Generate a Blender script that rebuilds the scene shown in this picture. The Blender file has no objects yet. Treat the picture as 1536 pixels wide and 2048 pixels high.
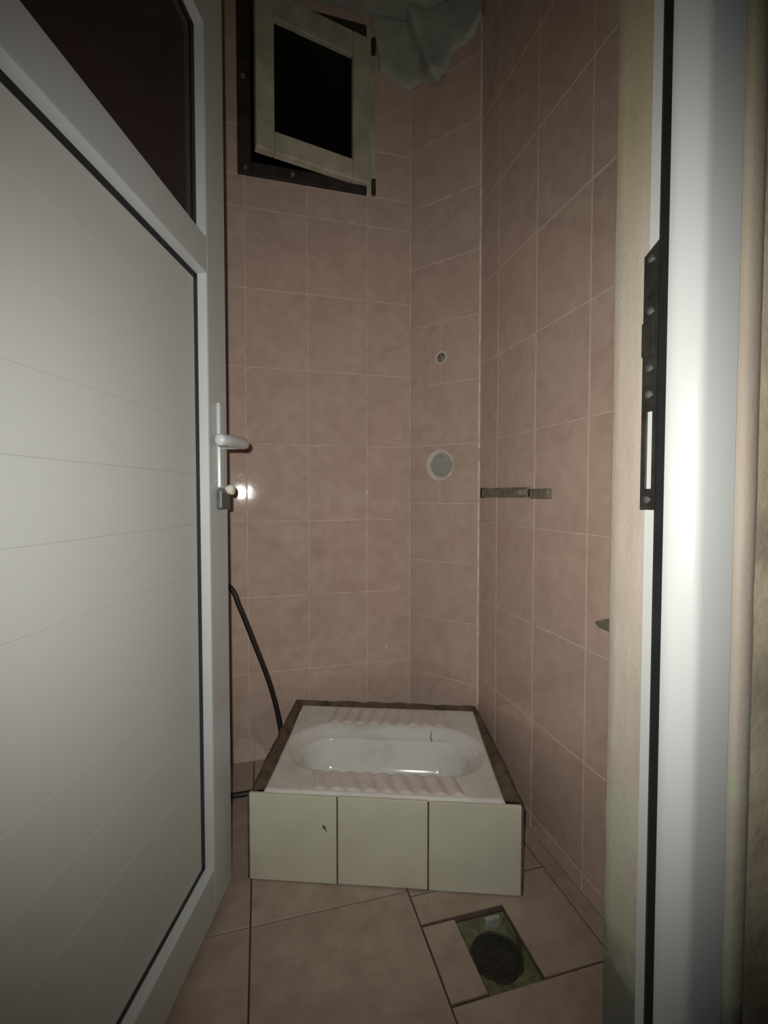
import bpy, bmesh, math, random
from mathutils import Vector, Matrix, noise
random.seed(7)
S = bpy.context.scene
COL = S.collection
R = math.radians

# ------------------------------------------------------------------ camera, light, exposure
H = .873                      # lens height above the floor
YAW, PITCH, FPX = R(14.9), R(2.0), 930.0
cd = bpy.data.cameras.new('camera'); cam = bpy.data.objects.new('camera', cd); COL.objects.link(cam)
cd.sensor_fit = 'HORIZONTAL'; cd.sensor_width = 36; cd.lens = FPX/1536*36; cd.clip_start = .02
cam.location = (0, 0, H); cam.rotation_euler = (R(90)-PITCH, 0, -YAW)
S.camera = cam
W = bpy.data.worlds.new('world'); S.world = W; W.use_nodes = True
W.node_tree.nodes['Background'].inputs[0].default_value = (.9, .95, 1, 1)
W.node_tree.nodes['Background'].inputs[1].default_value = .0012
ld = bpy.data.lights.new('phone_flash', 'SPOT'); fl = bpy.data.objects.new('phone_flash', ld); COL.objects.link(fl)
ld.energy = 30.5; ld.color = (1, .985, .92); ld.spot_size = R(119); ld.spot_blend = 1; ld.shadow_soft_size = .0055
fl.location = cam.location + Vector((math.cos(YAW), -math.sin(YAW), 0))*-.02 + Vector((0, 0, .022))
fl.rotation_euler = (R(90)-PITCH, 0, -YAW)
S.view_settings.view_transform = 'Standard'; S.view_settings.look = 'None'
S.view_settings.gamma = 1; S.view_settings.use_curve_mapping = False
S.view_settings.exposure = 0

# ------------------------------------------------------------------ materials
def new_mat(name):
    m = bpy.data.materials.new(name); m.use_nodes = True
    nt = m.node_tree; b = nt.nodes['Principled BSDF']
    return m, nt, b
def N(nt, t, **kw):
    n = nt.nodes.new(t)
    for k, v in kw.items(): setattr(n, k, v)
    return n
def ramp(nt, src, stops):
    r = N(nt, 'ShaderNodeValToRGB'); e = r.color_ramp.elements
    while len(e) < len(stops): e.new(.5)
    for i, (p, c) in enumerate(stops):
        e[i].position = p; e[i].color = (*c, 1) if len(c) == 3 else c
    nt.links.new(src, r.inputs[0]); return r.outputs[0]
def mixc(nt, fac, a, b, mode='MIX'):
    n = N(nt, 'ShaderNodeMix', data_type='RGBA', blend_type=mode)
    for sock, v in ((n.inputs[0], fac), (n.inputs[6], a), (n.inputs[7], b)):
        if isinstance(v, (int, float)): sock.default_value = v
        elif isinstance(v, tuple): sock.default_value = (*v, 1) if len(v) == 3 else v
        else: nt.links.new(v, sock)
    return n.outputs[2]
def pos(nt, offset=False, scale=(1, 1, 1)):
    g = N(nt, 'ShaderNodeNewGeometry').outputs['Position']
    if offset:
        oi = N(nt, 'ShaderNodeObjectInfo'); mu = N(nt, 'ShaderNodeVectorMath', operation='SCALE')
        cv = N(nt, 'ShaderNodeCombineXYZ')
        nt.links.new(oi.outputs['Random'], cv.inputs[0]); nt.links.new(oi.outputs['Random'], cv.inputs[2])
        nt.links.new(cv.outputs[0], mu.inputs[0]); mu.inputs[3].default_value = 37
        ad = N(nt, 'ShaderNodeVectorMath', operation='ADD')
        nt.links.new(g, ad.inputs[0]); nt.links.new(mu.outputs[0], ad.inputs[1]); g = ad.outputs[0]
    mp = N(nt, 'ShaderNodeMapping'); mp.inputs['Scale'].default_value = scale
    nt.links.new(g, mp.inputs[0]); return mp.outputs[0]
def nz(nt, vec, scale, detail=4, rough=.55, dist=0):
    n = N(nt, 'ShaderNodeTexNoise'); n.inputs['Scale'].default_value = scale
    n.inputs['Detail'].default_value = detail; n.inputs['Roughness'].default_value = rough
    n.inputs['Distortion'].default_value = dist
    nt.links.new(vec, n.inputs['Vector']); return n.outputs[0]
def bump(nt, b, h, strength, dist):
    n = N(nt, 'ShaderNodeBump'); n.inputs['Strength'].default_value = strength; n.inputs['Distance'].default_value = dist
    nt.links.new(h, n.inputs['Height']); nt.links.new(n.outputs[0], b.inputs['Normal'])
def simple(name, col, rough=.5, metal=0, var=.12, scale=30, bmp=0, spec=.5):
    m, nt, b = new_mat(name); v = pos(nt)
    n = nz(nt, v, scale)
    lo = tuple(c*(1-var) for c in col); hi = tuple(min(1, c*(1+var)) for c in col)
    nt.links.new(ramp(nt, n, [(.3, lo), (.7, hi)]), b.inputs['Base Color'])
    b.inputs['Roughness'].default_value = rough; b.inputs['Metallic'].default_value = metal
    b.inputs['Specular IOR Level'].default_value = spec
    if bmp: bump(nt, b, nz(nt, v, scale*4), .6, bmp)
    return m
def tile_mat(name, c1, c2, c3, rough, scale=7, stretch=(1, 1, 1)):
    m, nt, b = new_mat(name); v = pos(nt, True, stretch)
    n1 = nz(nt, v, scale, 5, .6, 1.2); n2 = nz(nt, v, scale*4.5, 3)
    c = ramp(nt, n1, [(.28, c1), (.52, c2), (.75, c3)])
    c = mixc(nt, .35, c, ramp(nt, n2, [(.35, c1), (.65, c3)]))
    nt.links.new(c, b.inputs['Base Color'])
    b.inputs['Roughness'].default_value = rough
    bump(nt, b, nz(nt, pos(nt, True), 26, 2), .05, .0025)
    return m
M = {}
M['tile'] = tile_mat('pink_wall_tile', (.51, .373, .305), (.585, .437, .360), (.655, .51, .43), .052)
M['ftile'] = tile_mat('floor_tile', (.33, .24, .19), (.41, .32, .255), (.49, .405, .32), .36, 6)
M['grout'] = simple('pale_grout', (.73, .61, .52), .8, var=.2, scale=25)
M['fgrout'] = simple('dark_floor_grout', (.085, .06, .045), .9, var=.35, scale=40)
M['white'] = simple('white_lacquer', (.52, .54, .535), .28, var=.02, scale=4)
M['panel'] = simple('white_panel', (.52, .53, .505), .42, var=.02, scale=4)
M['black'] = simple('black_rubber_and_shade', (.012, .013, .014), .5, var=.2, spec=.3)
M['blackmetal'] = simple('blackened_steel', (.05, .046, .042), .38, .6, var=.35, scale=60)
M['steel'] = simple('dull_steel', (.35, .34, .32), .35, .9, var=.25, scale=90)
M['lockdark'] = simple('dark_grey_lock', (.11, .12, .115), .5, .2, var=.3, scale=60)
M['knob'] = simple('cream_plastic', (.72, .68, .58), .35, var=.04)
M['ceramic'] = None
M['mortar'] = simple('brown_mortar', (.115, .083, .055), .92, var=.45, scale=28, bmp=.004)
M['cement'] = simple('grey_green_cement', (.37, .375, .325), .9, var=.14, scale=45, bmp=.003)
M['ring'] = simple('pale_filler', (.68, .61, .53), .8, var=.12, scale=40, bmp=.002)
M['hole'] = simple('rough_hole', (.27, .225, .165), .95, var=.95, scale=110, bmp=.006)
M['hose'] = simple('black_hose', (.022, .017, .017), .45, var=.2)
M['darkframe'] = simple('grimy_dark_frame', (.035, .026, .022), .75, var=.5, scale=22, bmp=.003)
M['sash'] = simple('aged_cream_paint', (.50, .47, .35), .6, var=.22, scale=14, bmp=.001)
M['rail'] = simple('weathered_strip', (.20, .175, .13), .7, .0, var=.35, scale=55, bmp=.002)
M['railpale'] = simple('worn_clip', (.34, .31, .25), .6, .0, var=.25, scale=55)
M['darkpane_void'] = simple('dark_glass_and_void', (.004, .0035, .004), .25, var=.2, spec=.3)  # colour of the dark pane, also paints the void behind the window
M['plaster'] = simple('grey_plaster', (.42, .44, .38), .95, var=.22, scale=9, bmp=.006)
M['hall'] = simple('brown_hall_paint', (.44, .375, .27), .85, var=.35, scale=11, bmp=.004)

def ceramic():
    m, nt, b = new_mat('white_ceramic'); v = pos(nt)
    dirt = ramp(nt, nz(nt, v, 9, 6, .65), [(.45, (0, 0, 0)), (.75, (1, 1, 1))])
    c = mixc(nt, dirt, (.71, .71, .68), (.56, .52, .46))
    # limescale and grime on the flat rim only, a bluish-white clean bowl
    nt.links.new(c, b.inputs['Base Color'])
    b.inputs['Roughness'].default_value = .10
    bump(nt, b, nz(nt, v, 30, 2), .04, .002)
    return m
M['ceramic'] = ceramic()
M['pad'] = simple('pinkish_tread', (.66, .60, .555), .22, var=.12, scale=18)

def creamtile():
    m, nt, b = new_mat('cream_plinth_tile'); v = pos(nt, True)
    c = ramp(nt, nz(nt, v, 8, 5), [(.3, (.57, .55, .43)), (.7, (.66, .64, .51))])
    nt.links.new(c, b.inputs['Base Color']); b.inputs['Roughness'].default_value = .3
    return m
M['cream'] = creamtile()

def reveal():
    m, nt, b = new_mat('peach_plaster_with_mould'); v = pos(nt)
    base = ramp(nt, nz(nt, pos(nt, False, (3, 3, .35)), 16, 6, .65), [(.3, (.345, .29, .235)), (.7, (.43, .37, .315))])
    sx = N(nt, 'ShaderNodeSeparateXYZ'); nt.links.new(v, sx.inputs[0])
    ad = N(nt, 'ShaderNodeMath', operation='MULTIPLY_ADD')
    nt.links.new(nz(nt, v, 16, 9, .78), ad.inputs[0]); ad.inputs[1].default_value = 1.15; nt.links.new(sx.outputs[2], ad.inputs[2])
    mr = N(nt, 'ShaderNodeMapRange'); nt.links.new(ad.outputs[0], mr.inputs[0])
    mr.inputs[1].default_value = 1.05; mr.inputs[2].default_value = 1.15; mr.inputs[3].default_value = 1; mr.inputs[4].default_value = 0
    mould = mr.outputs[0]
    c = mixc(nt, mould, base, (.38, .385, .28))
    ad2 = N(nt, 'ShaderNodeMath', operation='MULTIPLY_ADD')
    nt.links.new(nz(nt, v, 20, 4), ad2.inputs[0]); ad2.inputs[1].default_value = .12; nt.links.new(sx.outputs[2], ad2.inputs[2])
    dark = ramp(nt, ad2.outputs[0], [(.40, (1, 1, 1)), (.44, (0, 0, 0))])
    c = mixc(nt, dark, c, (.16, .16, .13))
    up = N(nt, 'ShaderNodeMath', operation='MULTIPLY_ADD')
    nt.links.new(nz(nt, v, 7, 5, .6), up.inputs[0]); up.inputs[1].default_value = .5; nt.links.new(sx.outputs[2], up.inputs[2])
    ochre = N(nt, 'ShaderNodeMapRange'); nt.links.new(up.outputs[0], ochre.inputs[0])
    ochre.inputs[1].default_value = 1.25; ochre.inputs[2].default_value = 1.55
    c = mixc(nt, ochre.outputs[0], c, (.34, .295, .19))
    nt.links.new(c, b.inputs['Base Color']); b.inputs['Roughness'].default_value = .9
    bump(nt, b, nz(nt, v, 110, 5, .7), .28, .003)
    return m
M['reveal'] = reveal()

def drainmat():
    m, nt, b = new_mat('mossy_mortar'); v = pos(nt)
    c = ramp(nt, nz(nt, v, 38, 5, .7), [(.3, (.10, .105, .055)), (.55, (.17, .175, .095)), (.75, (.24, .235, .16))])
    nt.links.new(c, b.inputs['Base Color']); b.inputs['Roughness'].default_value = .7
    bump(nt, b, nz(nt, v, 80, 4), .6, .004)
    return m
M['moss'] = drainmat()
M['grate'] = simple('dark_drain_grate', (.055, .05, .035), .6, .3, var=.3, scale=60)
M['pit'] = simple('drain_depth', (.02, .018, .012), .8, var=.3)  # near-black, paints the shade down the drain

def glass():
    m, nt, b = new_mat('tinted_door_glass')
    out = nt.nodes['Material Output']
    tr = N(nt, 'ShaderNodeBsdfTransparent'); tr.inputs[0].default_value = (.55, .46, .46, 1)
    gl = N(nt, 'ShaderNodeBsdfGlossy'); gl.inputs['Roughness'].default_value = .04; gl.inputs[0].default_value = (.5, .5, .5, 1)
    fr = N(nt, 'ShaderNodeFresnel'); fr.inputs[0].default_value = 1.45
    di = N(nt, 'ShaderNodeBsdfDiffuse'); di.inputs[0].default_value = (.10, .066, .066, 1)
    a = N(nt, 'ShaderNodeMixShader'); a.inputs[0].default_value = .45
    nt.links.new(tr.outputs[0], a.inputs[1]); nt.links.new(di.outputs[0], a.inputs[2])
    c = N(nt, 'ShaderNodeMixShader'); nt.links.new(fr.outputs[0], c.inputs[0])
    nt.links.new(a.outputs[0], c.inputs[1]); nt.links.new(gl.outputs[0], c.inputs[2])
    nt.links.new(c.outputs[0], out.inputs[0]); return m
M['glass'] = glass()

# ------------------------------------------------------------------ builders
def frame(o, x, y, z):
    m = Matrix.Identity(4)
    for i, v in enumerate((x, y, z, o)):
        for k in range(3): m[k][i] = v[k]
    return m
I4 = Matrix.Identity(4)
def root_of(p):
    while p.parent: p = p.parent
    return p
class B:
    """collects shapes in world space, then links them as one mesh object"""
    def __init__(s): s.bm = bmesh.new()
    def box(s, lo, hi, T=I4, bev=0):
        r = bmesh.ops.create_cube(s.bm, size=1)
        for v in r['verts']:
            v.co = Vector([lo[i]+(v.co[i]+.5)*(hi[i]-lo[i]) for i in range(3)])
        if bev:
            ed = list({e for v in r['verts'] for e in v.link_edges})
            r = bmesh.ops.bevel(s.bm, geom=ed, offset=bev, segments=2, affect='EDGES', profile=.5)
            vs = set(r['verts'])
        else: vs = set(r['verts'])
        for v in vs: v.co = T @ v.co
        return s
    def prism(s, poly, z0, z1, T=I4, bev=0):
        n = len(poly)
        a = [s.bm.verts.new((x, y, z0)) for x, y in poly]; b = [s.bm.verts.new((x, y, z1)) for x, y in poly]
        s.bm.faces.new(a[::-1]); top = s.bm.faces.new(b)
        for i in range(n): s.bm.faces.new((a[i], a[(i+1) % n], b[(i+1) % n], b[i]))
        vs = set(a+b)
        if bev:
            r = bmesh.ops.bevel(s.bm, geom=list(top.edges), offset=bev, segments=1, affect='EDGES')
            vs = {v for v in vs if v.is_valid} | set(r['verts'])
        for v in vs: v.co = T @ v.co
        return s
    def tube(s, pts, rad, seg=14, T=I4, cap=True):
        pts = [Vector(p) for p in pts]; rings = []
        if not hasattr(rad, '__len__'): rad = [rad]*len(pts)
        up = Vector((0, 0, 1)); prev = None
        for i, p in enumerate(pts):
            t = (pts[min(i+1, len(pts)-1)]-pts[max(i-1, 0)]).normalized()
            if prev is None:
                a = t.orthogonal().normalized()
            else:
                a = (prev - t*prev.dot(t)).normalized()
            prev = a; b = t.cross(a)
            rings.append([s.bm.verts.new(T @ (p+(a*math.cos(q)+b*math.sin(q))*rad[i])) for q in [2*math.pi*k/seg for k in range(seg)]])
        for r0, r1 in zip(rings, rings[1:]):
            for k in range(seg): s.bm.faces.new((r0[k], r0[(k+1) % seg], r1[(k+1) % seg], r1[k]))
        if cap: s.bm.faces.new(rings[0][::-1]); s.bm.faces.new(rings[-1])
        return s
    def grid(s, fn, na, nb):
        vs = [[s.bm.verts.new(fn(i/na, j/nb)) for j in range(nb+1)] for i in range(na+1)]
        for i in range(na):
            for j in range(nb): s.bm.faces.new((vs[i][j], vs[i+1][j], vs[i+1][j+1], vs[i][j+1]))
        return s
    def obj(s, name, mat, parent=None, smooth=False, angle=40):
        bmesh.ops.recalc_face_normals(s.bm, faces=s.bm.faces)
        off = root_of(parent).location if parent else Vector()
        for v in s.bm.verts: v.co -= off
        me = bpy.data.meshes.new(name); s.bm.to_mesh(me); s.bm.free()
        if smooth:
            for p in me.polygons: p.use_smooth = True
            if angle: me.set_sharp_from_angle(angle=R(angle))
        me.materials.append(mat)
        o = bpy.data.objects.new(name, me); COL.objects.link(o)
        if parent: o.parent = parent
        return o
def tag(o, label, cat, kind=None, group=None):
    o['label'] = label; o['category'] = cat
    if kind: o['kind'] = kind
    if group: o['group'] = group
    return o
def empty(name, loc, label, cat, kind=None, group=None):
    o = bpy.data.objects.new(name, None); COL.objects.link(o); o.location = loc; o.empty_display_size = .05
    return tag(o, label, cat, kind, group)
def spline(pts, n=10):
    P = [Vector(p) for p in pts]; P = [P[0]]+P+[P[-1]]; out = []
    for i in range(1, len(P)-2):
        for k in range(n):
            t = k/n; a, b, c, d = P[i-1:i+3]
            out.append(.5*((2*b)+(c-a)*t+(2*a-5*b+4*c-d)*t*t+(3*b-a-3*c+d)*t**3))
    return out+[P[-2]]

cache = {}
def tile(w, h, T, mat, parent, name='tile', th=.007, tilt=.12, extra=(0, 0)):
    """a flat rectangular tile; T: origin at its lower-left front corner, x right, y up, z out of the wall"""
    k = (round(w, 4), round(h, 4), mat.name)
    if k not in cache:
        b = B(); b.prism([(-w/2, -h/2), (w/2, -h/2), (w/2, h/2), (-w/2, h/2)], -th, 0, bev=.0009 if mat is not M['ftile'] else .0004)
        bmesh.ops.recalc_face_normals(b.bm, faces=b.bm.faces)
        me = bpy.data.meshes.new(name); b.bm.to_mesh(me); b.bm.free(); me.materials.append(mat); cache[k] = me
    o = bpy.data.objects.new(name, cache[k]); COL.objects.link(o); o.parent = parent
    rot = Matrix.Rotation(R(random.uniform(-tilt, tilt)+extra[0]), 4, 'Y') @ Matrix.Rotation(R(random.uniform(-tilt, tilt)+extra[1]), 4, 'X')
    o.matrix_basis = T @ Matrix.Translation((w/2, h/2, max(0, w/2*math.sin(R(abs(extra[0])))-.0006))) @ rot
    return o
G = .0022     # joint width of the wall tiles
def tile_rect(x0, x1, y0, y1, F, mat, parent, holes=(), g=G, **kw):
    """tiles the rectangle, less any rectangular holes, in coordinates of frame F"""
    for hx0, hx1, hy0, hy1 in holes:
        if x0 < hx1 and x1 > hx0 and y0 < hy1 and y1 > hy0:
            done = []
            if y0 < hy0: done.append((x0, x1, y0, hy0)); y0 = hy0
            if y1 > hy1: done.append((x0, x1, hy1, y1)); y1 = hy1
            if x0 < hx0: done.append((x0, hx0, y0, y1))
            if x1 > hx1: done.append((hx1, x1, y0, y1))
            for d in done: tile_rect(*d, F, mat, parent, g=g, **kw)
            return
    w, h = x1-x0-g, y1-y0-g
    if w < .004 or h < .004: return
    tile(w, h, F @ Matrix.Translation((x0+g/2, y0+g/2, 0)), mat, parent, **kw)

CEIL = 2.47
YA = 1.565; XC = .678; XL = -.42; YF = .449           # tile faces of the back, right and left walls; inner face of the front wall
K0 = Vector((.511, YA, 0)); K1 = Vector((XC, 1.364, 0))   # the chamfered corner between back and right wall
ROWS = [0, .041, .290, .541, .790, 1.041, 1.286, 1.535, 1.785, 2.035, 2.285, CEIL]
gt = .0014    # grout sits this far behind the tile faces

# ---- back wall with the window opening
WX0, WX1, WZ0, WZ1 = -.06, .385, 1.884, 2.436
b = B()
y0, y1 = YA+gt, YA+.12
b.box((XL-.1, y0, -.05), (WX0, y1, CEIL)); b.box((WX1, y0, -.05), (.80, y1, CEIL))
b.box((WX0, y0, -.05), (WX1, y1, WZ0)); b.box((WX0, y0, WZ1), (WX1, y1, CEIL))
wb = tag(b.obj('wall_back', M['grout']), 'pink tiled back wall with the small window high up', 'wall', 'structure')
FA = frame((0, YA, 0), (1, 0, 0), (0, 0, 1), (0, -1, 0))
cols = [XL, -.241, -.041, .156, .356, .511]
for i in range(len(cols)-1):
    for j in range(len(ROWS)-1):
        ex = (0, 0)
        if i == 1 and ROWS[j] == .790: ex = (1.80, 0)
        if i == 2 and ROWS[j] == .790: ex = (1.42, 0)
        tile_rect(cols[i], cols[i+1], ROWS[j], ROWS[j+1], FA, M['tile'], wb, [(WX0, WX1, WZ0, WZ1)], extra=ex)

# ---- chamfered corner wall: 25 x 20 tiles, two of them cut in half round old pipe holes
e = (K1-K0).normalized(); nB = Vector((e.y, -e.x, 0)); LB = (K1-K0).length
if nB.y > 0: nB = -nB
FB = frame(K0, e, (0, 0, 1), nB)
b = B(); b.box((-.02, -.05, -.10), (LB+.02, CEIL, -gt), FB)
wc = tag(b.obj('wall_corner', M['grout']), 'narrow pink tiled wall set across the corner, with two plugged pipe holes', 'wall', 'structure')
rb = [0, .055, .254, .453, .649, .847, 1.045, 1.248, 1.452, 1.652, 1.852, 2.052, 2.252, CEIL]
HX = .119
holes = {.847: (HX, .976, .0525), 1.248: (HX+.003, 1.335, .022)}
def half_tile(x0, x1, z0, z1, hx, hz, hr, left):
    x0 += G/2; x1 -= G/2; z0 += G/2; z1 -= G/2; hr = hr+.001
    n = 18; pts = []
    if left:
        a0 = math.acos(min(1, (hx-x1)/hr)); 
        arc = [(hx-hr*math.cos(t), hz-hr*math.sin(t)) for t in [a0-2*a0*k/n for k in range(n+1)]]
        pts = [(x0, z0), (x1, z0)]+arc+[(x1, z1), (x0, z1)]
    else:
        a0 = math.acos(min(1, (x0-hx)/hr))
        arc = [(hx+hr*math.cos(t), hz+hr*math.sin(t)) for t in [a0-2*a0*k/n for k in range(n+1)]]
        pts = [(x1, z1), (x0, z1)]+arc+[(x0, z0), (x1, z0)]
    return B().prism(pts, -.007, 0, FB, bev=0)
for j in range(len(rb)-1):
    if rb[j] in holes:
        hx, hz, hr = holes[rb[j]]
        half_tile(0, hx, rb[j], rb[j+1], hx, hz, hr, True).obj('tile', M['tile'], wc)
        half_tile(hx, LB, rb[j], rb[j+1], hx, hz, hr, False).obj('tile', M['tile'], wc)
    else:
        tile_rect(0, LB, rb[j], rb[j+1], FB, M['tile'], wc, tilt=.08)
def wob_disc(hx, hz, r, d0, d1, seed, amp):
    pts = []
    for k in range(40):
        a = 2*math.pi*k/40; q = r*(1+amp*noise.noise(Vector((math.cos(a)*2+seed, math.sin(a)*2, seed))))
        pts.append((hx+q*math.cos(a), hz+q*math.sin(a)))
    return B().prism(pts, d0, d1, FB)
def ring(hx, hz, r, ox, ri, d0, d1):
    bb = B(); n = 40; V = []
    for k in range(n):
        a = 2*math.pi*k/n; c, s_ = math.cos(a), math.sin(a); q = ri*(1+.05*noise.noise(Vector((c*3, s_*3, hz*9))))
        V.append([bb.bm.verts.new(FB @ Vector(p)) for p in ((hx+r*c, hz+r*s_, d0), (hx+r*c, hz+r*s_, d1), (hx+ox+q*c, hz+q*s_, d1-.001), (hx+ox+q*c, hz+q*s_, d0))])
    for k in range(n):
        A, Bv = V[k], V[(k+1) % n]
        for i in range(4): bb.bm.faces.new((A[i], Bv[i], Bv[(i+1) % 4], A[(i+1) % 4]))
    return bb
pr = empty('pipe_hole_patch', FB @ Vector((HX, .976, 0)), 'round grey cement patch ringed with pale filler on the narrow corner wall', 'patch')
ring(HX, .976, .0525, .006, .041, -.0068, .0006).obj('filler_ring', M['ring'], pr, True)
wob_disc(HX+.006, .976, .0412, -.0068, -.0006, 3, .03).obj('cement', M['cement'], pr)
ph = empty('pipe_hole', FB @ Vector((HX+.003, 1.335, 0)), 'small rough round hole in the narrow corner wall, above the cement patch', 'hole')
ring(HX+.003, 1.335, .022, -.001, .0155, -.0068, .0004).obj('filler_ring', M['ring'], ph, True)
wob_disc(HX+.002, 1.335, .0158, -.0068, -.0008, 8, .1).obj('dark_hole_fill', M['hole'], ph)  # no recess here: the hole's dark depth is put into the rough colour

# ---- right wall
b = B(); b.box((XC+gt, YF-.01, -.05), (XC+.12, YA+.12, CEIL))
wr = tag(b.obj('wall_right', M['grout']), 'pink tiled right wall carrying two dark broken rails', 'wall', 'structure')
FC = frame((XC, 0, 0), (0, -1, 0), (0, 0, 1), (-1, 0, 0))
cy = [1.364, 1.247, 1.052, .851, .650, YF]
for i in range(len(cy)-1):
    for j in range(len(ROWS)-1):
        tile_rect(-cy[i], -cy[i+1], ROWS[j], ROWS[j+1], FC, M['tile'], wr)
# pale grout bead running down the corner, chipped out near the cement patch
for za, zb in ((.2, .985), (1.025, 2.33)):
    b = B(); b.tube([(K1.x-.0015, K1.y-.0015, za+(zb-za)*k/24) for k in range(25)], [.0042+.0012*noise.noise(Vector((0, k*.9, za))) for k in range(25)], 8)
    b.obj('grout_bead', M['grout'], wr, True)

# ---- left wall (behind the open door)
b = B(); b.box((XL-.12, YF-.01, -.05), (XL-gt, YA+.02, CEIL))
wl = tag(b.obj('wall_left', M['grout']), 'pink tiled left wall behind the open door', 'wall', 'structure')
FL = frame((XL, 0, 0), (0, 1, 0), (0, 0, 1), (1, 0, 0))
ly = [YF, .565, .765, .965, 1.165, 1.365, YA]
for i in range(len(ly)-1):
    for j in range(len(ROWS)-1): tile_rect(ly[i], ly[i+1], ROWS[j], ROWS[j+1], FL, M['tile'], wl)

# ---- front wall with the doorway
OX0, OX1, OZ = -.345, .385, 2.03
b = B()
b.box((-1.2, .338, -.05), (OX0, YF, CEIL)); b.box((OX0, .338, OZ), (OX1, YF, CEIL))
prof = [(OX1, .340), (OX1, .39), (OX1-.001, .402), (OX1-.001, .418), (OX1, .432), (OX1+.0005, .444), (OX1+.003, .4475), (OX1+.02, YF), (1.3, YF), (1.3, .338)]
nz_ = 130; prev = None
for k in range(nz_+1):
    z = -.05+(CEIL+.05)*k/nz_; rg = []
    for i, (x, y) in enumerate(prof):
        j = 0
        if 1 < i < 7: j = .0022*noise.noise(Vector((i*.7, z*16, 3)))+.0012*noise.noise(Vector((i*1.7, z*60, 9)))
        rg.append(b.bm.verts.new((x+j, y+(j if i > 4 else 0), z)))
    if prev:
        for i in range(len(prof)): b.bm.faces.new((prev[i], prev[(i+1) % len(prof)], rg[(i+1) % len(prof)], rg[i]))
    else: b.bm.faces.new(rg)
    prev = rg
b.bm.faces.new(prev[::-1])
wf = tag(b.obj('wall_front', M['reveal'], None, True, 50), 'peach plastered wall around the doorway, mouldy towards its foot', 'wall', 'structure')
# hall-side plaster edge beside the frame and the darker hall face
b = B(); prev = None
for k in range(100):
    z = .0+CEIL*k/99; rg = []
    for i, (x, y) in enumerate([(.4295, .3385), (.4295, .333), (.434, .330), (.443, .3295), (.448, .3308), (.453, .3330)]):
        j = .0011*noise.noise(Vector((i*.3, z*11, 6)))+.0006*noise.noise(Vector((i*.9, z*45, 2))) if 0 < i < 5 else 0
        rg.append(b.bm.verts.new((x+(j if i > 2 else 0), y+j, z)))
    if prev:
        for i in range(5): b.bm.faces.new((prev[i], prev[i+1], rg[i+1], rg[i]))
    prev = rg
b.obj('plaster_edge', M['reveal'], wf, True, 60)
b = B(); b.box((.4490, .3322, 0), (1.3, .338, CEIL)); b.obj('hall_paint', M['hall'], wf)

# ---- ceiling and floor
b = B(); b.grid(lambda i, j: Vector((-1.2+2.5*i, .33+1.36*j, CEIL-.001+.006*noise.noise(Vector((i*22, j*14, 0))))), 70, 50)
b.box((-1.2, .33, CEIL+.02), (1.3, 1.69, CEIL+.12))
tag(b.obj('ceiling', M['plaster'], None, True, 50), 'rough grey plastered ceiling', 'ceiling', 'structure')

DX0, DX1, DY0, DY1 = .381, .489, .708, .859
b = B()
zt = -.003
for x0, x1, ya, yb in ((-1.2, DX0, -.6, 1.69), (DX1, 1.3, -.6, 1.69), (DX0, DX1, -.6, DY0), (DX0, DX1, DY1, 1.69)):
    b.box((x0, ya, -.12), (x1, yb, zt))
fo = tag(b.obj('floor', M['fgrout']), 'pinkish tiled floor with dark joints', 'floor', 'structure')
FF = I4
fc = [XL, -.359, -.027, .3075]
fy = [-.376, -.044, .288, .620, .951, 1.283, YA]
FT = dict(g=.0034, tilt=.05, name='floor_tile')
for i in range(len(fc)-1):
    for j in range(len(fy)-1):
        tile_rect(fc[i], fc[i+1], fy[j], fy[j+1], FF, M['ftile'], fo, **FT)
tile_rect(.3075, .500, .866, .936, FF, M['ftile'], fo, **dict(FT, g=.004))
tile_rect(.3085, .3805, .712, .862, FF, M['ftile'], fo, **dict(FT, g=.003))
tile_rect(.4905, .636, .710, .934, FF, M['ftile'], fo, **dict(FT, g=.003))
tile_rect(.3075, .636, .376, .709, FF, M['ftile'], fo, **FT)
tile_rect(.3075, .636, .04, .376, FF, M['ftile'], fo, **FT)
tile_rect(.3075, .636, .936, 1.27, FF, M['ftile'], fo, **FT)
for ya, yb in ((.44, .710), (.710, .934), (.934, 1.27)): tile_rect(.636, XC, ya, yb, FF, M['ftile'], fo, **FT)

# ---- floor drain, sunk below the tiles
dr = empty('floor_drain', ((DX0+DX1)/2, (DY0+DY1)/2, -.05), 'sunken mossy floor drain with a round slotted grate', 'drain')
zb = -.030
b = B()
gx, gy, gr = .440, .794, .048
def pit(i, j):
    x = DX0+(DX1-DX0)*i; y = DY0+(DY1-DY0)*j
    e_ = min(i, 1-i)*.108; f_ = min(j, 1-j)*.151
    d = math.hypot(x-gx, y-gy)-gr
    z = zb+.010*max(0, min(1, d/.03))+.004*noise.noise(Vector((x*60, y*60, 1)))
    w = min(e_, f_)
    if w < .006: z = max(z, z+(-.008-z)*(1-w/.006))
    if d < .002: z = min(z, zb-.004)
    return Vector((x, y, z))
b.grid(pit, 44, 60); b.obj('mortar_bed', M['moss'], dr, True, 60)
b = B(); b.tube([(gx+gr*math.cos(2*math.pi*k/40), gy+gr*math.sin(2*math.pi*k/40), zb+.001) for k in range(41)], .0028, 6, cap=False)
gr_ring = b.obj('grate_rim', M['grate'], dr, True)
b = B()
for k in range(-10, 11):
    o_ = k*.0046; L = math.sqrt(max(0, gr*gr-o_*o_))
    if L < .006: continue
    T = Matrix.Translation((gx, gy, zb+.001)) @ Matrix.Rotation(R(-22), 4, 'Z')
    b.box((o_*0-L, o_-.0012, -.002), (L, o_+.0012, .001), T)
b.obj('grate_bars', M['grate'], dr)
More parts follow.
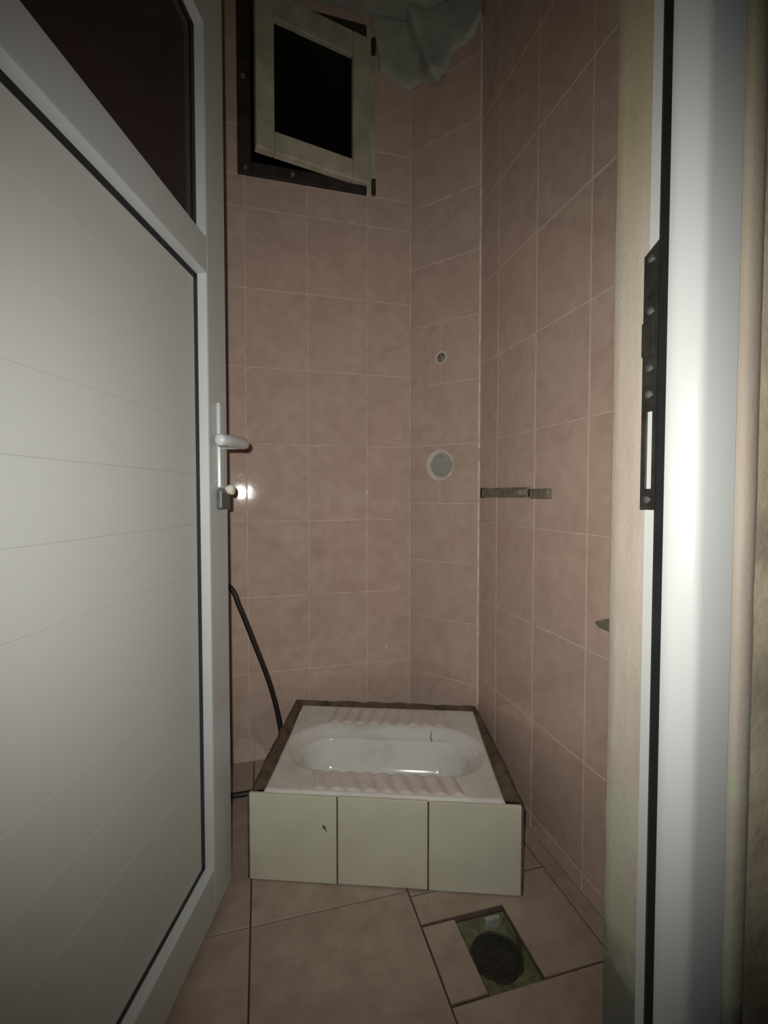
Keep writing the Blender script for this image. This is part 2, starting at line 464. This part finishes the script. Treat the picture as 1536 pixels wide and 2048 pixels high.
b = B(); b.prism([(gx+.046*math.cos(2*math.pi*k/30), gy+.046*math.sin(2*math.pi*k/30)) for k in range(30)], zb-.0045, zb-.0033)
b.obj('drain_shade', M['pit'], dr)  # flat disc just below the bars, drain shade put into its colour
b = B(); b.box((.444, DY1-.012, -.03), (.478, DY1-.002, -.006), bev=.003); b.obj('mortar_lump', M['cement'], dr)

# ---- window: dark fixed frame, cream sash swung a little into the room on its right-hand hinges
wn = empty('window_1', ((WX0+WX1)/2, YA, WZ0), 'small window with a cream sash ajar in a grimy dark frame', 'window', 'structure')
fy0, fy1 = YA-.006, YA+.09
for nm, lo, hi in (('frame_stile', (WX0+.001, fy0, WZ0+.001), (WX0+.042, fy1, WZ1-.001)), ('hinge_stile', (WX1-.03, fy0, WZ0+.001), (WX1-.001, fy1, WZ1-.001)),
               ('frame_rail', (WX0+.042, fy0, WZ0+.001), (WX1-.03, fy1, WZ0+.042)), ('frame_rail', (WX0+.042, fy0, WZ1-.042), (WX1-.03, fy1, WZ1-.001))):
    B().box(lo, hi, bev=.003).obj(nm, M['sash' if nm == 'hinge_stile' else 'darkframe'], wn)
B().box((WX0-.02, YA+.125, WZ0-.05), (WX1+.02, YA+.13, WZ1+.02)).obj('dark_backing', M['darkpane_void'], wn)  # added near-black sheet, stands in for the darkness outside
a = R(12); hg = Vector((.366, fy0-.012, 0))
FS = frame(hg, (-math.cos(a), -math.sin(a), 0), (math.sin(a), -math.cos(a), 0), (0, 0, 1))   # x: away from hinge, y: into the room
sz0, sz1, sw, sb = 1.912, 2.382, .376, .062
def sash_bar(nm, lo, hi): B().box(lo, hi, FS, bev=.004).obj(nm, M['sash'], wn)
sash_bar('sash_stile', (0, -.030, sz0), (sb, .0, sz1)); sash_bar('sash_stile', (sw-.056, -.030, sz0), (sw, .0, sz1))
sash_bar('sash_rail', (sb, -.0295, sz0), (sw-.056, -.0005, sz0+.064)); sash_bar('sash_rail', (sb, -.0295, sz1-.078), (sw-.056, -.0005, sz1))
B().box((sb-.003, -.020, sz0+.06), (sw-.053, -.016, sz1-.074), FS).obj('pane', M['darkpane_void'], wn)
for z in (1.905, 2.36):
    B().tube([(.376, fy0-.010, z-.024), (.376, fy0-.010, z+.024)], .0075, 12).obj('hinge', M['darkframe'], wn, True)
for x, z in ((-.036, 1.903), (.11, 1.906), (-.040, 2.18)):
    B().tube([(x, fy0-.006, z), (x, fy0+.004, z)], [.006, .0085], 10).obj('screw_head', M['rail'], wn, True)

# ---- rough plaster patch hanging below the ceiling in the corner
pp = empty('plaster_patch', (.50, 1.53, 2.24), 'lumpy grey plaster smeared below the ceiling in the corner beside the window', 'plaster')
def patch(poly, F, seed, th, drip=False):
    xs = [p[0] for p in poly]; b = B(); n = 70; m = 46
    x0, x1 = min(xs), max(xs)
    low = sorted(poly)
    def lowz(x):
        for (xa, za), (xb, zb2) in zip(low, low[1:]):
            if xa <= x <= xb: return za+(zb2-za)*(x-xa)/max(1e-6, xb-xa)
        return low[-1][1]
    def fn(i, j):
        x = x0+(x1-x0)*i; zl = lowz(x)+.012*noise.noise(Vector((x*17, seed, 0))); z = zl+(CEIL-.008-zl)*j
        q = min(1, j*6); d = th*math.sqrt(max(0, 1-(1-q)**2))*(1+.5*noise.noise(Vector((x*9, z*9, seed))))
        if drip:
            t = max(0, min(1, (CEIL-z)/.23)); xc = .035+.073*t; wd = .034-.010*t
            q2 = math.exp(-((x-xc)/wd)**2)*min(1, max(0, (z-2.226)/.03))
            d += q2*(.050-.022*t)*(1+.22*noise.noise(Vector((x*14, z*16, 7))))
        return F @ Vector((x, z, d+.0004))
    b.grid(fn, n, m); return b
patch([(.378, 2.42), (.392, 2.35), (.402, 2.30), (.44, 2.285), (.49, 2.27), (.511, 2.262)], FA, 2, .014).obj('wall_smear', M['plaster'], pp, True, 0)
patch([(0, 2.262), (.05, 2.258), (.085, 2.245), (.108, 2.228), (.13, 2.245), (.15, 2.27), (.165, 2.305), (.20, 2.303), (.235, 2.318), (.262, 2.345)], FB, 5, .014, True).obj('wall_smear', M['plaster'], pp, True, 0)

# ------------------------------------------------------------------ the open door
P = Vector((-.068, 1.06, 0)); da = R(18); dd = Vector((math.sin(da), math.cos(da), 0))
FD = frame(P, -dd, (dd.y, -dd.x, 0), (0, 0, 1))      # x: from the lock edge to the hinges, y: out of the face, z: up
DL, zb0, zt0 = .68, .02, 1.98
S0 = .090
door = empty('door_1', P+Vector((0, 0, .02)), 'open white door with a ribbed lower panel, dark glass above and a white lever handle', 'door', 'structure')
def db(nm, lo, hi, mat, bev=0, par=None): return B().box(lo, hi, FD, bev).obj(nm, M[mat], par or door)
db('stile', (0, -.04, zb0), (S0, 0, zt0), 'white', .0025); db('stile', (DL-S0, -.04, zb0), (DL, 0, zt0), 'white', .0025)
for z0, z1 in ((zb0, .115), (1.306, 1.370), (1.772, zt0)): db('rail', (S0, -.0398, z0), (DL-S0, -.0002, z1), 'white', .0006)
RC = -.0185
def beads(z0, z1):
    for nm, poly, ax in (('v', [(S0, RC-.004), (S0, -.0004), (S0+.0015, -.0004), (S0+.006, RC-.004)], 0), ('v', [(DL-S0, RC-.004), (DL-S0, -.0004), (DL-S0-.0015, -.0004), (DL-S0-.006, RC-.004)], 0)):
        B().prism(poly, z0, z1, FD).obj('glazing_bead', M['white'], door)
    for zz, s_ in ((z0, 1), (z1, -1)):
        T = FD @ frame((0, 0, 0), (0, 0, 1), (0, 1, 0), (1, 0, 0))
        B().prism([(zz, RC-.004), (zz, -.0004), (zz+s_*.0015, -.0004), (zz+s_*.007, RC-.004)], S0, DL-S0, T).obj('glazing_bead', M['white'], door)
    g = B(); u, w = .0052, .013
    g.box((S0+u-.001, RC-.004, z0+.004), (S0+u+w, RC+.0012, z1-.004), FD); g.box((DL-S0-u-w, RC-.004, z0+.004), (DL-S0-u, RC+.0012, z1-.004), FD)
    g.box((S0+u, RC-.004, z0+.0055), (DL-S0-u, RC+.0012, z0+.0155), FD); g.box((S0+u, RC-.004, z1-.0175), (DL-S0-u, RC+.0012, z1-.0055), FD)
    g.obj('gasket', M['black'], door)
beads(.115, 1.306); beads(1.370, 1.772)
zj = [.117]+[.237+.0969*k for k in range(-1, 11)]+[1.304]
for za, zb_ in zip(zj, zj[1:]):
    if zb_-za > .01: db('panel_plank', (S0+.003, RC-.012, za), (DL-S0-.003, RC, zb_), 'panel', .0008)
db('glass_pane', (S0+.003, RC-.006, 1.372), (DL-S0-.003, RC-.001, 1.770), 'glass')
# lever handle on its long plate, lock block and knob below it
hd = B().box((.033, 0, .888), (.059, .009, 1.063), FD, .004).obj('handle_plate', M['white'], door)
b = B(); b.tube([(.046, .005, .979), (.046, .040, .979), (.046, .052, .979)], [.011, .0105, .0105], 16, FD); b.obj('lever_neck', M['white'], hd, True)
b = B(); b.tube(spline([(.040, .052, .979), (.062, .053, .979), (.10, .053, .978), (.135, .051, .976), (.158, .046, .975)], 6), [.0105]*3+[.0115]*20+[.010, .006], 16, FD); b.obj('lever_grip', M['white'], hd, True)
lk = B().box((.012, 0, .845), (.060, .012, .886), FD, .004).obj('lock_block', M['lockdark'], door)
b = B(); b.tube([(.028, .009, .886), (.028, .019, .886), (.028, .023, .886), (.028, .026, .886)], [.008, .0115, .011, .007], 18, FD); b.obj('knob', M['knob'], lk, True)
for z in (.3, 1.0, 1.75):
    B().tube([(DL+.004, .006, z-.045), (DL+.004, .006, z+.045)], .008, 12, FD).obj('hinge', M['white'], door, True)

# ------------------------------------------------------------------ door frame with its strike plate
df = empty('door_frame', (.40, .36, 0), 'white door frame with a black seal and a long black strike plate', 'door frame', 'structure')
def fprof(x0, s_):
    """jamb section: x0 is the rebate face, s_ = 1 for the lock side"""
    pr_ = [(x0, .389), (x0, .3665), (x0-.0058*s_, .3665), (x0-.006*s_, .3600)]
    for u_, v_ in ((-.0060, .3570), (-.0054, .3535), (-.0040, .3500), (-.0018, .3465), (.0006, .3430), (.0030, .3398), (.0052, .3372), (.0072, .3355), (.0100, .3345), (.0140, .3340)): pr_.append((x0+u_*s_, v_))
    wd = .0505
    pr_ += [(x0+(wd-.003)*s_, .334), (x0+wd*s_, .337), (x0+wd*s_, .3385), (x0+.0069*s_, .3385), (x0+.0069*s_, .389)]
    return pr_ if s_ > 0 else pr_[::-1]
B().prism(fprof(.3780, 1), 0, 2.025).obj('jamb', M['white'], df, True, 30)
B().prism(fprof(-.3375, -1), 0, 2.025).obj('jamb', M['white'], df, True, 30)
B().box((-.326, .334, 1.985), (.366, .392, 2.025), bev=.004).obj('head', M['white'], df)
b = B(); b.prism([(.3779, .3668), (.3779, .3730), (.3762, .3745), (.3735, .3730), (.3714, .3690), (.3714, .3602), (.3719, .3602), (.3721, .3668)], 0, 1.98)
b.obj('seal', M['black'], df)
# strike plate, cut as one plate with a long slot
FP = frame((.3777, 0, 0), (0, 1, 0), (0, 0, 1), (-1, 0, 0))
b = B(); ya, yb, z0, z1 = .3690, .3925, .859, 1.118
sl = (.3790, .3870, .880, .957)
for lo, hi in (((ya, z0), (yb, sl[2])), ((ya, sl[3]), (yb, 1.100)), ((ya, sl[2]), (sl[0], sl[3])), ((sl[1], sl[2]), (yb, sl[3]))):
    b.box((lo[0], lo[1], 0), (hi[0], hi[1], .0025), FP)
b.prism([(ya, 1.100), (yb, 1.100), (yb, 1.112), (ya, 1.124)], 0, .0025, FP)
sp = b.obj('strike_plate', M['blackmetal'], df)
for z in (.869, .974, 1.000, 1.056, 1.107):
    B().tube([(.3835, z, .0015), (.3835, z, .0034), (.3835, z, .0042)], [.0042, .0040, .0022], 12, FP).obj('screw', M['steel'], sp, True)
B().box((.3775, 1.012, .0018), (.3930, 1.046, .0042), FP, .001).obj('latch_keep', M['blackmetal'], sp)

# ------------------------------------------------------------------ plinth and squat toilet
P0, P1 = Vector((-.032, 1.073, 0)), Vector((.542, .872, 0))
ef = (P1-P0).normalized(); nf = Vector((ef.y, -ef.x, 0))           # nf points out of the front
FPf = frame(P0, ef, (0, 0, 1), nf)
side = Vector((.134, .478, 0))
plin = empty('plinth', (P0+P1)/2+side/2, 'low mortar plinth faced with three cream tiles under the toilet', 'plinth')
def off(v): return (v.x, v.y)
b = B()
q0, q1 = P0-nf*.008+ef*-.004, P1-nf*.008+ef*.006
b.prism([off(q0), off(q1), off(P1+side), off(P0+side)], 0, .055)
# a mortar kerb round the pan, uneven along its top
path = [q0+nf*-.012+ef*.012, P0+side+ef*.02-nf*-.014, P1+side-ef*.02-nf*-.014, q1+nf*-.012-ef*.012]
prev = None; segs = []
for A_, B_ in zip(path, path[1:]):
    for k in range(24): segs.append(A_.lerp(B_, k/24))
segs.append(path[-1])
cen = (P0+P1)/2+side/2
for k, p in enumerate(segs):
    o_ = (p-cen).normalized(); wv = .020
    hh = .198+.006*noise.noise(Vector((p.x*30, p.y*30, 4)))+.002
    rg = [b.bm.verts.new((p+o_*.012*1).to_tuple()[:2]+(.0,)), b.bm.verts.new((p+o_*.012).to_tuple()[:2]+(hh-.004,)), b.bm.verts.new((p+o_*.004).to_tuple()[:2]+(hh,)),
          b.bm.verts.new((p-o_*.005).to_tuple()[:2]+(hh-.003,)), b.bm.verts.new((p-o_*.014).to_tuple()[:2]+(.1915,)), b.bm.verts.new((p-o_*.028).to_tuple()[:2]+(.187,)), b.bm.verts.new((p-o_*.029).to_tuple()[:2]+(.05,))]
    if prev:
        for i in range(6): b.bm.faces.new((prev[i], prev[i+1], rg[i+1], rg[i]))
    prev = rg
tw = (P1-P0).length/3
for k in range(4): b.box((k*tw-.004, 0, -.0105), (k*tw+.004, .194, -.0030), FPf)
b.box((-.003, 0, -.0105), (3*tw+.003, .196, -.0079), FPf)
b.obj('mortar_bed', M['mortar'], plin, True, 35)
ft = []
for k in range(3):
    w = tw-.0035
    T = FPf @ Matrix.Translation((k*tw+.00175, .002+(.001 if k == 1 else 0), 0))
    t_ = B().prism([(0, 0), (w, 0), (w, .1985), (0, .1985)], -.0078, 0, T, bev=.0008).obj('front_tile', M['cream'], plin)
    ft.append(t_)
b = B()
for x, y, r in ((.173, .131, .0028), (.176, .127, .0022), (.171, .135, .0016), (.1785, .122, .0013), (.177, .133, .0012)):
    b.tube([(x, y, -.0005), (x+.0004, y, .0006), (x+.0005, y, .0012)], [r, r*.9, r*.4], 8, FPf)
b.obj('dark_chip', M['black'], ft[0], True)

FO = Vector((.0015, 1.0795, 0)); e1 = Vector((.9440, -.3300, 0)); e2 = Vector((.285, .9585, 0))
PW, PD, PZ = .546, .432, .2005
toilet = empty('squat_toilet', FO+e1*PW/2+e2*PD/2+Vector((0, 0, .16)), 'white ceramic squat toilet pan with ribbed foot rests, set on the tiled plinth', 'squat toilet')
ba, bb_, bc, br = .128, .416, .203, .078
def sdf(a_, b_):
    t = max(ba, min(bb_, a_)); return math.hypot(a_-t, (b_-bc))-br
def sm(x): x = max(0, min(1, x)); return x*x*(3-2*x)
def ph_(a_, b_):
    s_ = sdf(a_, b_); z = -.003*sm((.16-s_)/.11)
    z -= .024*sm((.047-s_)/.045)
    if s_ < .006: z -= .092*sm(.5*min(1, (.006-s_)/.012))*.25+.080*(1-(1-max(0, min(1, (.003-s_)/.055)))**3.2)
    ed = min(a_, PW-a_, b_, PD-b_)
    if ed < .006: z -= .006*(1-ed/.006)**2
    return z
def pan(i, j):
    a_, b_ = PW*i, PD*j
    return FO+e1*a_+e2*b_+Vector((0, 0, PZ+ph_(a_, b_)))
b = B(); b.grid(pan, 190, 150)
# skirt of the rim
rim = [(i, 0) for i in range(60)]+[(60, j) for j in range(60)]+[(60-i, 60) for i in range(60)]+[(0, 60-j) for j in range(60)]
prev = None
for k in range(len(rim)+1):
    i, j = rim[k % len(rim)]; v = pan(i/60, j/60); w = v.copy(); w.z = .172
    rg = [b.bm.verts.new(v), b.bm.verts.new(w)]
    if prev: b.bm.faces.new((prev[0], rg[0], rg[1], prev[1]))
    prev = rg
b.obj('pan', M['ceramic'], toilet, True, 50)
def tread(a0, a1, b0, b1, skew, nrib, fan):
    b = B()
    def fn(i, j):
        a_ = a0+(a1-a0)*i; b_ = b0+(b1-b0)*j
        am = a_+skew*(j-.5)*(b1-b0)+fan*(i-.5)*(j-.5)*.06
        ed = min(i*(a1-a0), (1-i)*(a1-a0))/.012; fd = min(j*(b1-b0), (1-j)*(b1-b0))/.010
        k = sm(ed)*sm(fd)
        ph0 = (i*nrib) % 1
        h_ = .0048*(.5-.5*math.cos(2*math.pi*ph0))**.8+.001
        return FO+e1*am+e2*b_+Vector((0, 0, PZ+ph_(am, b_)-.0008+k*h_))
    b.grid(fn, 150, 26); return b.obj('foot_rest', M['pad'], toilet, True, 0)
tread(.100, .458, .007, .092, -.22, 9, 0)
tread(.104, .458, .324, .424, .16, 9, 0)
b = B(); cr = [FO+e1*(.404+.002*math.sin(k*2))+e2*(.284+.006*k)+Vector((0, 0, PZ+ph_(.404, .284+.006*k)+.0004)) for k in range(6)]
b.tube(cr, [.0006, .0012, .0011, .0010, .0008, .0004], 6); b.obj('hairline_crack', M['black'], toilet, True)

# ------------------------------------------------------------------ hose and the two wall rails
hp = spline([(-.412, 1.36, .83), (-.34, 1.40, .80), (-.22, 1.47, .72), (-.098, 1.50, .598), (-.064, 1.50, .526), (-.02, 1.50, .405), (.025, 1.50, .273), (.052, 1.495, .156),
             (.062, 1.47, .06), (.045, 1.42, .016), (.0, 1.385, .010), (-.06, 1.374, .012), (-.14, 1.385, .009), (-.25, 1.41, .009), (-.33, 1.37, .009)], 9)
hz = empty('water_hose', (-.1, 1.40, 0), 'thin black rubber hose hanging behind the door down to the plinth', 'hose')
b = B(); b.tube(hp, .0080, 12); b.obj('hose', M['hose'], hz, True)
b = B(); b.tube([hp[0]+Vector((-.006, -.002, .002)), hp[0], hp[3]], [.0125, .0125, .011], 12); b.obj('hose_clamp', M['steel'], hz, True)

r1 = empty('wall_rail', (XC, 1.15, .865), 'long dark weathered rail remnant on the right wall, level with the cement patch', 'rail')
T = FC
B().box((-1.322, .8685, .0), (-1.072, .8955, .010), T, .002).obj('rail_strip', M['rail'], r1)
B().box((-1.058, .8655, .0), (-.978, .8905, .011), T, .003).obj('rail_end', M['rail'], r1)
B().box((-1.0715, .8700, .0), (-1.0605, .8900, .006), T, .001).obj('gap_shade', M['black'], r1)  # black block painting the shade between the strip and its end piece
B().box((-1.112, .8755, .0098), (-1.075, .8885, .0125), T, .001).obj('clip', M['railpale'], r1)
B().box((-1.333, .8660, .0), (-1.3225, .8980, .012), T, .003).obj('end_cap', M['black'], r1)
r2 = empty('wall_rail', (XC, .70, .598), 'short dark pointed rail on the right wall, jutting out beside the doorway plaster', 'rail')
B().prism([(-.812, .611), (-.800, .603), (-.56, .600), (-.56, .626), (-.785, .624)], 0, .010, T).obj('rail_strip', M['rail'], r2)
B().box((-.575, .598, .0), (-.558, .628, .013), T, .003).obj('end_cap', M['black'], r2)
